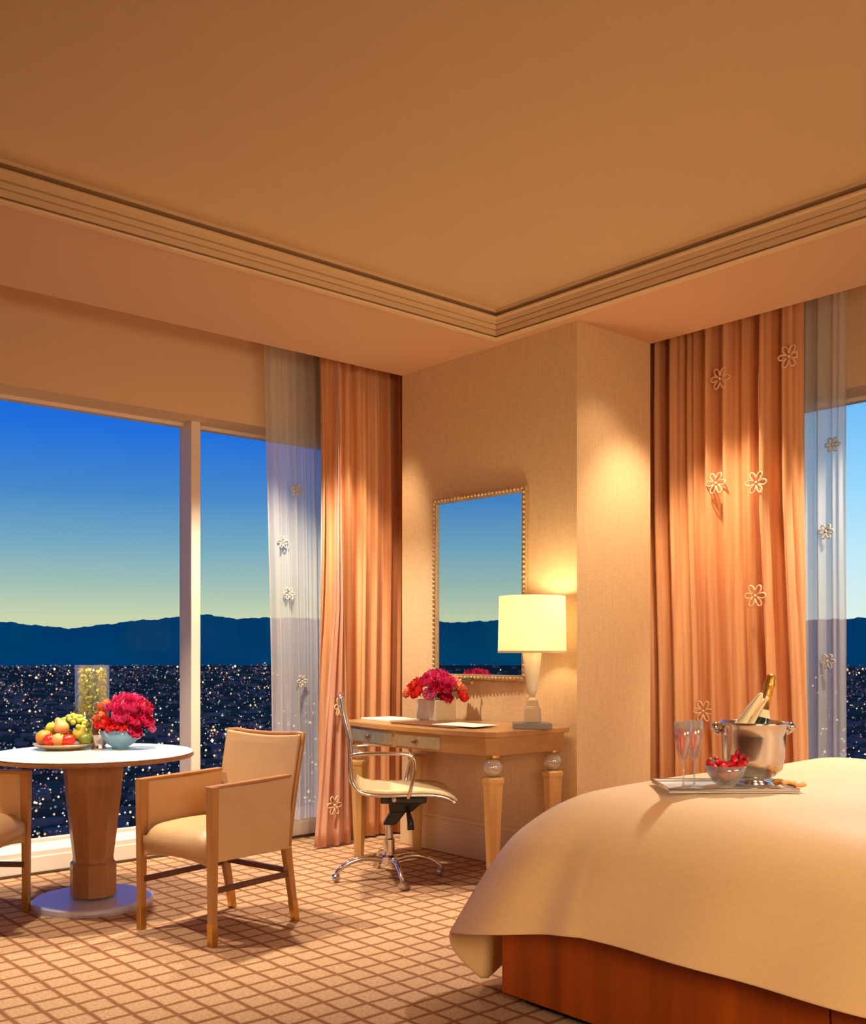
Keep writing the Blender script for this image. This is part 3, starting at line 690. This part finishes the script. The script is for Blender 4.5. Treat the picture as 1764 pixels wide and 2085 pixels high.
def flower(m, loc, r, tilt, az, label, group, seed, depth=.10):
    key = (m, seed%2)
    if key not in fpro:
        o = thing('flower', label, 'flower', (0, 0, 0), 0, group)
        obj('petals', bloom_mb(.05, seed), M[m], o, smooth=True)
        obj('stem', MB().tube([(0, 0, .006), (0, 0, -.028)], [.004, .003], 5), M['leaf'], o, smooth=True)
        fpro[key] = o
    else: o = dup(fpro[key], (0, 0, 0), None, label, group)
    o['label'] = label; o['group'] = group
    o.location = loc; o.scale = (r/.05,)*3
    o.rotation_euler = (Matrix.Rotation(az, 3, 'Z') @ Matrix.Rotation(tilt, 3, 'Y')).to_euler()
    return o
RV = Vector((sin(VIEW), -cos(VIEW), 0)); FV = Vector((cos(VIEW), sin(VIEW), 0))
NAMES = {'magenta': 'magenta', 'crimson': 'dark crimson', 'red': 'red', 'coral': 'coral orange', 'pink': 'pale pink'}
ORD = ['leftmost', 'second from left', 'third from left', 'fourth from left', 'fifth from left', 'sixth from left', 'seventh from left']
def bouquet(base, spec, prefix, group, rmain):
    for i, (m, r_, f_, z_, rad) in enumerate(spec):
        p = Vector(base)+RV*r_+FV*f_+Vector((0, 0, z_))
        d = RV*r_+FV*f_; az = math.atan2(d.y, d.x); tilt = min(1.3, d.length*7)
        same = sorted(q[1] for q in spec if q[0] == m); n = same.index(r_)
        lab = (NAMES[m]+' bloom '+prefix) if len(same) == 1 else (NAMES[m]+' bloom '+prefix+', '+('rightmost' if n == len(same)-1 else ORD[n])+' of that colour')
        flower(m, p, rad, tilt, az, lab, group, i)
bouquet((PX, PY, DT+.12), [
    ('magenta', 0, -.02, .140, .062), ('magenta', .045, -.05, .115, .060), ('magenta', -.05, -.05, .105, .058), ('crimson', .01, -.09, .065, .057), ('magenta', .08, -.02, .105, .058),
    ('crimson', -.025, .03, .13, .055), ('magenta', .04, .04, .135, .056), ('pink', -.03, -.10, .035, .052), ('red', -.110, -.01, .085, .060), ('red', -.105, -.06, .045, .056),
    ('coral', -.155, .0, .045, .050), ('coral', .14, -.01, .07, .062), ('red', .155, -.03, .025, .052), ('coral', .115, .04, .10, .05), ('crimson', .06, -.09, .01, .052), ('crimson', .055, -.09, .065, .052)],
    'in the planter on the desk', 'blooms in the planter on the desk', .05)
b = MB()
for k in range(16):
    a = k*2.4; r0 = .07; 
    def lf(u, v, a=a, k=k):
        w = .016*sin(pi*min(.97, v+.02))*(u-.5)*2; l = .03+.10*v; return (l*cos(a)-w*sin(a), l*1.25*sin(a)+w*cos(a), .128+.05*sin(v*2.2))
    b.grid(lf, 2, 6)
tag(obj('foliage', b, M['leaf'], pt, smooth=True), 'green leaves')
# stems to the right with tiny buds
sprig = thing('flower_sprig', 'thin sprig of tiny pink buds reaching right from the desk bouquet', 'flower', (PX, PY, DT+.12))
b = MB()
for r_, z_ in ((.22, .10), (.25, .13), (.30, .12)):
    p = RV*r_+Vector((0, 0, z_)); pts = [(0, 0, .02)]+[tuple(p*q+Vector((0, 0, .05*sin(q*pi)))) for q in (.25, .5, .75, 1)]; b.tube(pts, .0022, 5); obj('bud', MB().ball(tuple(p), .008, 8, 6), M['coral'], sprig, smooth=True)
obj('stem', b, M['leaf'], sprig, smooth=True)

# ------------------------------------------------------------------ things on the round table
TZ = .75
pl_ = obj('fruit_plate', MB().lathe([(.07, 0), (.085, .002), (.135, .016), (.150, .026), (.150, .030), (.132, .022), (.08, .009), (.02, .007)], 48), M['plate'], loc=(2.045, 5.19, TZ), smooth=True)
tag(pl_, 'shallow gilt plate holding the pile of fruit', 'plate')
FP = Vector((2.045, 5.19, TZ))
def fruit(name, m, r_, f_, z_, r, label, prof=None, tilt=0, sc=(1, 1, .92), stem=True):
    o = thing(name, label, 'fruit', tuple(FP+RV*r_+FV*f_+Vector((0, 0, z_))), 0, 'fruit piled on the plate')
    if prof: q = MB().lathe([(a*r, z*r) for a, z in prof], 20)
    else: q = MB().lathe([(r*max(.03, sin(pi*j/14))*(1+.0*j), -r*.92*cos(pi*j/14)-(.22*r if j == 14 else .08*r if j == 13 else 0)) for j in range(15)], 20)
    body = obj('body', q, M[m], o, smooth=True)
    if stem: obj('stem', MB().tube([(0, 0, r*.62), (.002, .002, r*1.05), (.006, .004, r*1.25)], .0022, 5), M['stemwood'], o)
    o.rotation_euler = (tilt, tilt*.6, 0); return o
pear = [(.02, -.95), (.4, -.92), (.75, -.7), (.95, -.3), (.92, .05), (.7, .45), (.45, .85), (.36, 1.15), (.22, 1.32), (.03, 1.34)]
fruit('orange', 'orange', -.085, -.045, .062, .042, 'orange at the front left of the fruit plate')
fruit('mango', 'orange', -.105, .02, .058, .04, 'yellow orange mango on the left rim of the fruit plate', [(.02, -.9), (.5, -.85), (.9, -.5), (1, 0), (.9, .5), (.6, .95), (.25, 1.15), (.03, 1.2)], 1.2, stem=False)
fruit('apple', 'apple', -.035, -.095, .052, .036, 'red apple at the front of the fruit plate, left one')
fruit('apple', 'apple', .05, -.09, .050, .036, 'red apple at the front right of the fruit plate')
fruit('peach', 'peach', .008, -.098, .054, .036, 'peach at the front centre between the two red apples', tilt=.4)
fruit('peach', 'peach', .005, -.055, .115, .040, 'peach on top in the middle of the fruit pile', pear, -.5)
fruit('pear', 'pear', -.06, .0, .105, .034, 'yellow green pear lying at the upper left of the fruit pile', pear, 1.3)
fruit('pear', 'pear', .09, -.03, .085, .036, 'yellow green pear at the right of the fruit pile', pear, .5)
fruit('lime', 'kiwi', .118, -.035, .052, .034, 'dark green lime on the right rim of the fruit plate', stem=False)
fruit('orange', 'orange', .0, .04, .06, .042, 'orange at the back of the fruit plate behind the peaches')
fruit('pear', 'pear', .06, .06, .07, .038, 'yellow green pear at the back right of the fruit pile', pear, .9)
gb = thing('grape_bunch', 'bunch of pale green grapes draped over the top of the fruit pile', 'fruit', tuple(FP+RV*.04+Vector((0, 0, .12))))
rr = random.Random(4); g0 = None
for k in range(34):
    a = k*2.4; q = math.sqrt(k/34); p = RV*(q*.075*cos(a)+.01)+FV*(q*.05*sin(a)-.01)+Vector((0, 0, .058*(1-q*q)-.004+rr.uniform(-.005, .005)))
    if g0 is None: g0 = obj('grape', MB().ball((0, 0, 0), .0135, 12, 8), M['grape'], gb, smooth=True); g0.location = p
    else: c = g0.copy(); COL.objects.link(c); c.parent = gb; c.location = p
obj('stem', MB().tube([tuple(RV*.0+Vector((0, 0, .06))), tuple(RV*.02+Vector((0, 0, .085))), tuple(RV*.045+Vector((0, 0, .09)))], .003, 6), M['stemwood'], gb, smooth=True)

BW = obj('glass_bowl', MB().lathe([(.040, 0), (.046, .004), (.040, .010), (.070, .030), (.095, .060), (.110, .098), (.107, .098), (.090, .062), (.065, .034), (.03, .018)], 40), M['skyglass'], loc=(2.27, 5.02, TZ), smooth=True)
tag(BW, 'glass bowl coloured with reflected sky blue, holding the magenta and red blooms on the round table', 'bowl')
bouquet((2.28, 5.03, TZ+.085), [
    ('magenta', 0, 0, .15, .06), ('magenta', .05, -.04, .12, .06), ('crimson', .11, 0, .11, .058), ('magenta', .02, -.08, .075, .058), ('crimson', .08, -.07, .06, .056),
    ('crimson', .13, -.03, .05, .052), ('magenta', .06, .05, .15, .055), ('crimson', .10, .05, .13, .05), ('coral', -.075, -.02, .125, .052), ('coral', -.09, -.05, .07, .05), ('red', -.07, -.08, .045, .05),
    ('red', -.02, -.10, .03, .048), ('coral', -.105, -.02, .04, .045), ('crimson', .09, -.08, .0, .045), ('pink', .15, -.02, .02, .035), ('magenta', -.03, -.04, .125, .054), ('red', .03, -.10, .03, .044), ('magenta', .03, .0, .17, .045)],
    'in the bowl on the round table', 'blooms in the bowl on the round table', .05)
b = MB()
for k in range(14):
    a = k*2.4
    def lf(u, v, a=a):
        w = .016*sin(pi*min(.97, v+.02))*(u-.5)*2; l = .02+.10*v; return (l*cos(a)-w*sin(a), l*sin(a)+w*cos(a), .09+.03*sin(v*2.2))
    b.grid(lf, 2, 6)
tag(obj('foliage', b, M['leaf'], BW, smooth=True), 'green leaves')
TV = thing('glass_vase', 'tall clear glass vase on a foot filled with yellow green orchids, behind the fruit', 'vase', (2.211, 5.235, TZ))
obj('foot', MB().lathe([(.055, 0), (.057, .006), (.02, .016), (.012, .03), (.012, .06), (.03, .085), (.06, .115)], 32, cap1=False), M['thin'], TV, smooth=True)
obj('cylinder', MB().lathe([(.055, .118), (.084, .122), (.086, .13), (.086, .425), (.082, .425), (.082, .13), (.03, .124)], 40), M['thin'], TV, smooth=True)
OR = thing('orchid_spray', 'yellow green orchid blossoms packed inside the tall glass vase', 'flower', (2.211, 5.235, TZ+.133))
b = MB(); rr = random.Random(8)
for k in range(54):
    z = .018+.245*k/54+rr.uniform(-.01, .01); a = k*2.4; q = .054
    s_mb = bloom_mb(.030, k, (5, 5)); s_mb.xf(Matrix.Translation((q*cos(a), q*sin(a), z)) @ Matrix.Rotation(a, 4, 'Z') @ Matrix.Rotation(1.2, 4, 'Y')); b.add(s_mb.v, s_mb.f)
obj('blossoms', b, M['orchid'], OR, smooth=True)
obj('stems', MB().tube([(0, 0, .002), (.01, .01, .12), (-.005, 0, .25)], .006, 6), M['leaf'], OR, smooth=True)
gl = thing('silver_jug', 'small polished silver jug between the fruit plate and the flower bowl', 'jug', (2.185, 5.09, TZ))
gl.scale = (1.4, 1.4, 1.4)
obj('body', MB().lathe([(.026, 0), (.028, .004), (.022, .010), (.036, .030), (.042, .055), (.034, .085), (.030, .100), (.036, .112), (.033, .112), (.027, .10), (.030, .085)], 32), M['silver'], gl, smooth=True)
obj('handle', MB().tube(smoothp([tuple(RV*.034+Vector((0, 0, .09))), tuple(RV*.062+Vector((0, 0, .10))), tuple(RV*.066+Vector((0, 0, .06))), tuple(RV*.040+Vector((0, 0, .035)))], 2), .004, 6), M['silver'], gl, smooth=True)

# ------------------------------------------------------------------ bed
BX, BY = 2.60, 2.60; BX1, BY1 = 4.72, .35
BED = thing('bed', 'large bed with golden satin duvet over an orange wood base', 'bed', (3.66, 1.47, 0))
bx, by = 3.66, 1.47
def rel(v): return (v[0]-bx, v[1]-by, v[2])
for y0, y1 in ((1.372, BY), (BY1, 1.366)):
    obj('base_panel', MB().box(BX-bx, BX+.03-bx, y0-by, y1-by, .035, .46), M['bedwood'], BED, bevel=.004)
obj('base_end', MB().box(BX+.03-bx, BX1-.03-bx, BY-.03-by, BY-by, .035, .46), M['bedwood'], BED, bevel=.004)
obj('plinth', MB().box(BX+.06-bx, BX1-.1-bx, BY1-by, BY-.06-by, 0, .035), M['black'], BED)
obj('mattress', MB().box(BX+.05-bx, BX1-.05-bx, BY1-by, BY-.05-by, .40, .66), M['napkin'], BED, bevel=.05, seg=4)
def corner_w(phi):   # 0 at front side, 1 at the diagonal, 0 at the foot side
    return sin(2*phi)
def duvet_mb():
    core = .46                                   # core rectangle inset from base edge
    cx0, cy1 = BX+core, BY-core; cx1 = BX1-core
    pts = []                                     # (core point, direction, phi, kind)
    ns = 60
    for k in range(ns+1): pts.append(((cx0, BY1+(cy1-BY1)*k/ns), (-1, 0), 0.0, 'f', k/ns))
    for k in range(1, 48): 
        ph = pi/2*k/48; pts.append(((cx0, cy1), (-cos(ph), sin(ph)), ph, 'c', 0))
    for k in range(41): pts.append(((cx0+(cx1-cx0)*k/40, cy1), (0, 1), pi/2, 's', k/40))
    for k in range(1, 20): ph = pi/2*k/20; pts.append(((cx1, cy1), (sin(ph), cos(ph)), ph, 'd', 0))
    for k in range(61): pts.append(((cx1, cy1+(BY1-cy1)*k/60), (1, 0), pi/2, 'g', k/60))
    prof = smoothp([(-.46, .778), (-.34, .774), (-.24, .762), (-.15, .735), (-.07, .682), (0, .600), (.05, .515), (.085, .430), (.115, .345)], 2)
    zmin0 = .345; vs = []; m = len(prof)
    for (c, d, ph, kind, q) in pts:
        p = 5.0; mult = 1.0; fl = 0.0; hem = .345+.003*sin(q*9)
        if kind in 'cd':
            mult = (abs(d[0])**p+abs(d[1])**p)**(-1/p)
        if kind == 'c':
            g = ph/(pi/2)
            w = sin(pi*min(1, g/.62)) if g < .31 else (1 if g < .5 else 1)
            if g < .5: hem = .345-.100*(g/.5)**1.5
            elif g < .66: hem = .245-.235*(g-.5)/.16
            else: hem = .02+.30*(g-.66)/.34
            fl = .125*sin(2*ph)**3
        if kind == 's': hem = .32+.010*sin(q*25)
        for (e, z) in prof:
            t = (z-zmin0)/(.778-zmin0); low = max(0, 1-t*1.7)**1.3
            rad = (core+e)*mult + fl*(1-t)**1.5*1.0
            if e < -.2: rad = (core+e)*(1+(mult-1)*max(0, (e+.46)/.26))
            zz = z-(zmin0-hem)*low
            # soft wrinkles
            wob = .006*sin(q*23+z*6)*(1-t) if kind in 'fsg' else .010*sin(ph*16)*(1-t)**1.5
            rad += wob
            # slow fullness of the quilt
            zz += .006*sin((c[0]+d[0]*rad)*5.1)*sin((c[1]+d[1]*rad)*4.3)*t
            vs.append(rel((c[0]+d[0]*rad, c[1]+d[1]*rad, zz)))
    b = MB(); n = len(pts)
    b.add(vs, [(i*m+j, i*m+j+1, (i+1)*m+j+1, (i+1)*m+j) for i in range(n-1) for j in range(m-1)])
    # centre fill
    mid = MB().grid(lambda u, v: rel((cx0+(cx1-cx0)*u, BY1+(cy1-BY1)*v, .778+.006*sin((cx0+(cx1-cx0)*u)*5.1)*sin((BY1+(cy1-BY1)*v)*4.3))), 40, 60)
    b.add(mid.v, mid.f)
    key = {}; nv = []; mp_ = []
    for v in b.v:
        q = tuple(round(c, 4) for c in v)
        if q not in key: key[q] = len(nv); nv.append(v)
        mp_.append(key[q])
    fs = []
    for f in b.f:
        g = []
        for i in f:
            if mp_[i] not in g: g.append(mp_[i])
        if len(g) > 2: fs.append(tuple(g))
    b.v = nv; b.f = fs; b.mi = [0]*len(fs); return b
DV = duvet_mb(); dv = obj('duvet', DV, M['duvet'], BED, smooth=True, solid=.008)
import bmesh
bb = bmesh.new(); bb.from_mesh(dv.data); bmesh.ops.recalc_face_normals(bb, faces=bb.faces); bb.to_mesh(dv.data); bb.free()

# ------------------------------------------------------------------ champagne service on the bed
Z0 = .785
tr_o = Vector((3.045, 1.985, Z0))
TR = thing('serving_tray', 'pale rectangular tray with thin silver rim lying on the golden duvet', 'tray', tuple(tr_o), VIEW-pi/2)
b = MB(); b.box(-.215, .215, -.135, .135, 0, .006); obj('tray_plate', b, M['tray_glass'], TR, bevel=.003)
b = MB(); b.box(-.215, .215, -.135, -.129, .006, .016); b.box(-.215, .215, .129, .135, .006, .016); b.box(-.215, -.209, -.129, .129, .006, .016); b.box(.209, .215, -.129, .129, .006, .016)
obj('tray_rim', b, M['silver'], TR, bevel=.002)
def tp(r_, f_, z=.006): return tuple(tr_o+RV*r_+FV*f_+Vector((0, 0, z)))
def flute(loc, label, leanz):
    o = thing('champagne_flute', label, 'glass', loc, 0, 'champagne flutes on the silver tray')
    obj('foot', MB().lathe([(.033, 0), (.033, .0015), (.008, .005), (.004, .010)], 28), M['clear'], o, smooth=True)
    obj('stem', MB().lathe([(.0038, .010), (.0032, .05), (.004, .088)], 12), M['clear'], o, smooth=True)
    obj('bowl', MB().lathe([(.004, .088), (.014, .100), (.022, .13), (.027, .17), (.029, .222), (.0278, .222), (.0258, .17), (.0208, .13), (.012, .102), (.003, .094)], 28, cap0=False, cap1=False), M['clear'], o, smooth=True)
    obj('drink', MB().lathe([(.003, .095), (.012, .1035), (.0205, .131), (.0252, .168), (.0262, .198)], 28), M['champagne'], o, smooth=True)
    return o
f1 = flute(tp(-.148, -.055), 'champagne flute nearer the left end of the tray', 0)
dup(f1, tp(-.098, -.0), None, 'champagne flute just left of the strawberry bowl, behind the other')
SB = obj('strawberry_bowl', MB().lathe([(.028, 0), (.03, .003), (.022, .008), (.045, .028), (.060, .052), (.068, .080), (.0655, .080), (.057, .053), (.042, .031), (.02, .014)], 36), M['clear'], loc=tp(-.012, -.075), smooth=True)
tag(SB, 'small clear glass bowl full of strawberries on the tray', 'bowl')
s0 = thing('strawberry', 'red strawberry in the small glass bowl', 'fruit', (0, 0, 0), 0, 'strawberries in the glass bowl')
obj('body', MB().lathe([(.001, -.020), (.007, -.016), (.013, -.004), (.0155, .006), (.012, .013), (.003, .015)], 16), M['berry'], s0, smooth=True)
b = MB()
for k in range(6):
    a = k*pi/3; b.add([(0, 0, .016), (.006*cos(a+.5), .006*sin(a+.5), .0165), (.014*cos(a), .014*sin(a), .019), (.006*cos(a-.5), .006*sin(a-.5), .0165)], [(0, 1, 2, 3)])
obj('calyx', b, M['leaf'], s0)
rr = random.Random(5); sb = Vector(tp(-.012, -.075)); berries = [(0, 0, .03)]
for k in range(6): berries.append((.026*cos(k*pi/3), .026*sin(k*pi/3), .045))
for k in range(8): berries.append((.044*cos(k*pi/4+.3), .044*sin(k*pi/4+.3), .070+.004*(k % 2)))
berries += [(.012, .0, .076), (-.012, .012, .080), (0, -.014, .078), (-.028, .012, .092), (.03, .008, .094), (-.052, .0, .088), (.05, -.014, .084)]
tops = sorted([q for q in berries if q[2] > .0755])
for i, (x, y, z) in enumerate(berries):
    rot = (rr.uniform(0, 3), rr.uniform(0, 3), rr.uniform(0, 6)); p = sb+RV*x+FV*y+Vector((0, 0, z))
    if z > .0755:
        n = tops.index((x, y, z)); lab = 'red strawberry heaped above the rim of the glass bowl, ' + ('rightmost' if n == len(tops)-1 else ORD[n])
    elif z > .05: lab = 'red strawberry resting level with the rim of the glass bowl'
    else: lab = 'red strawberry low in the glass bowl seen through its side'
    if i == 0: s0.location = p; s0.rotation_euler = rot; s0['label'] = lab
    else: dup(s0, p, rot, lab)
CB = thing('champagne_bucket', 'polished silver champagne bucket with side knobs on the tray', 'bucket', tp(.108, .02))
obj('vessel', MB().lathe([(.050, .0), (.062, .006), (.060, .014), (.045, .022), (.070, .034), (.096, .058), (.104, .095), (.106, .17), (.111, .205), (.116, .212), (.1155, .218), (.110, .218), (.104, .205), (.100, .17), (.098, .095), (.06, .05)], 48), M['silver'], CB, smooth=True)
for sx in (-1, 1):
    p = RV*sx*.113; q = MB().tube([tuple(p+Vector((0, 0, .180))), tuple(p+RV*sx*.014+Vector((0, 0, .188))), tuple(p+RV*sx*.018+Vector((0, 0, .200)))], [.010, .011, .012], 10); q.ball(tuple(p+RV*sx*.016+Vector((0, 0, .200))), .016, 12, 8)
    obj('handle', q, M['chrome'], CB, smooth=True)
BO = thing('champagne_bottle', 'champagne bottle with gold foil neck leaning in the silver bucket', 'bottle', tp(.103, .03, .07))
obj('glass_body', MB().lathe([(.036, 0), (.038, .01), (.038, .125), (.030, .165), (.017, .195), (.016, .215)], 28), M['bottle'], BO, smooth=True)
obj('foil', MB().lathe([(.0175, .195), (.0165, .26), (.0165, .275), (.0185, .28), (.0185, .292), (.015, .30), (.016, .315), (.010, .322)], 20), M['gold'], BO, smooth=True)
obj('collar_label', MB().lathe([(.028, .172), (.0185, .197), (.018, .200), (.0275, .168)], 24, cap0=False, cap1=False), M['napkin'], BO)
ax = FV; BO.rotation_euler = Matrix.Rotation(radians(13), 3, FV).to_euler()
# folded napkin rising out of the bucket
b = MB(); 
def nap(u, v):
    r_ = -.055+.075*v+.028*(u-.5)*2*(1-.4*v); z = .19+.115*v+.018*(u-.5)*(-1)+.008*sin(u*9); f_ = -.02+.012*sin(u*12+v*3)-.02*v
    p = RV*r_+FV*f_; return (p.x, p.y, z)
b.grid(nap, 14, 14)
np_ = obj('napkin', b, M['napkin'], loc=tp(.105, -.01), smooth=True, solid=.006); tag(np_, 'cream cloth napkin folded over the rim of the champagne bucket', 'napkin')
b = MB(); b.grid(lambda u, v: ((u-.5)*.085, (v-.5)*.07, .010+.006*sin(u*6)+.004*sin(v*7)), 10, 10)
am = obj('cloth_napkin', b, M['amber'], loc=tp(.20, -.07, .014), rz=radians(-30), smooth=True, solid=.008); tag(am, 'small amber cloth on the tray right of the champagne bucket', 'napkin')
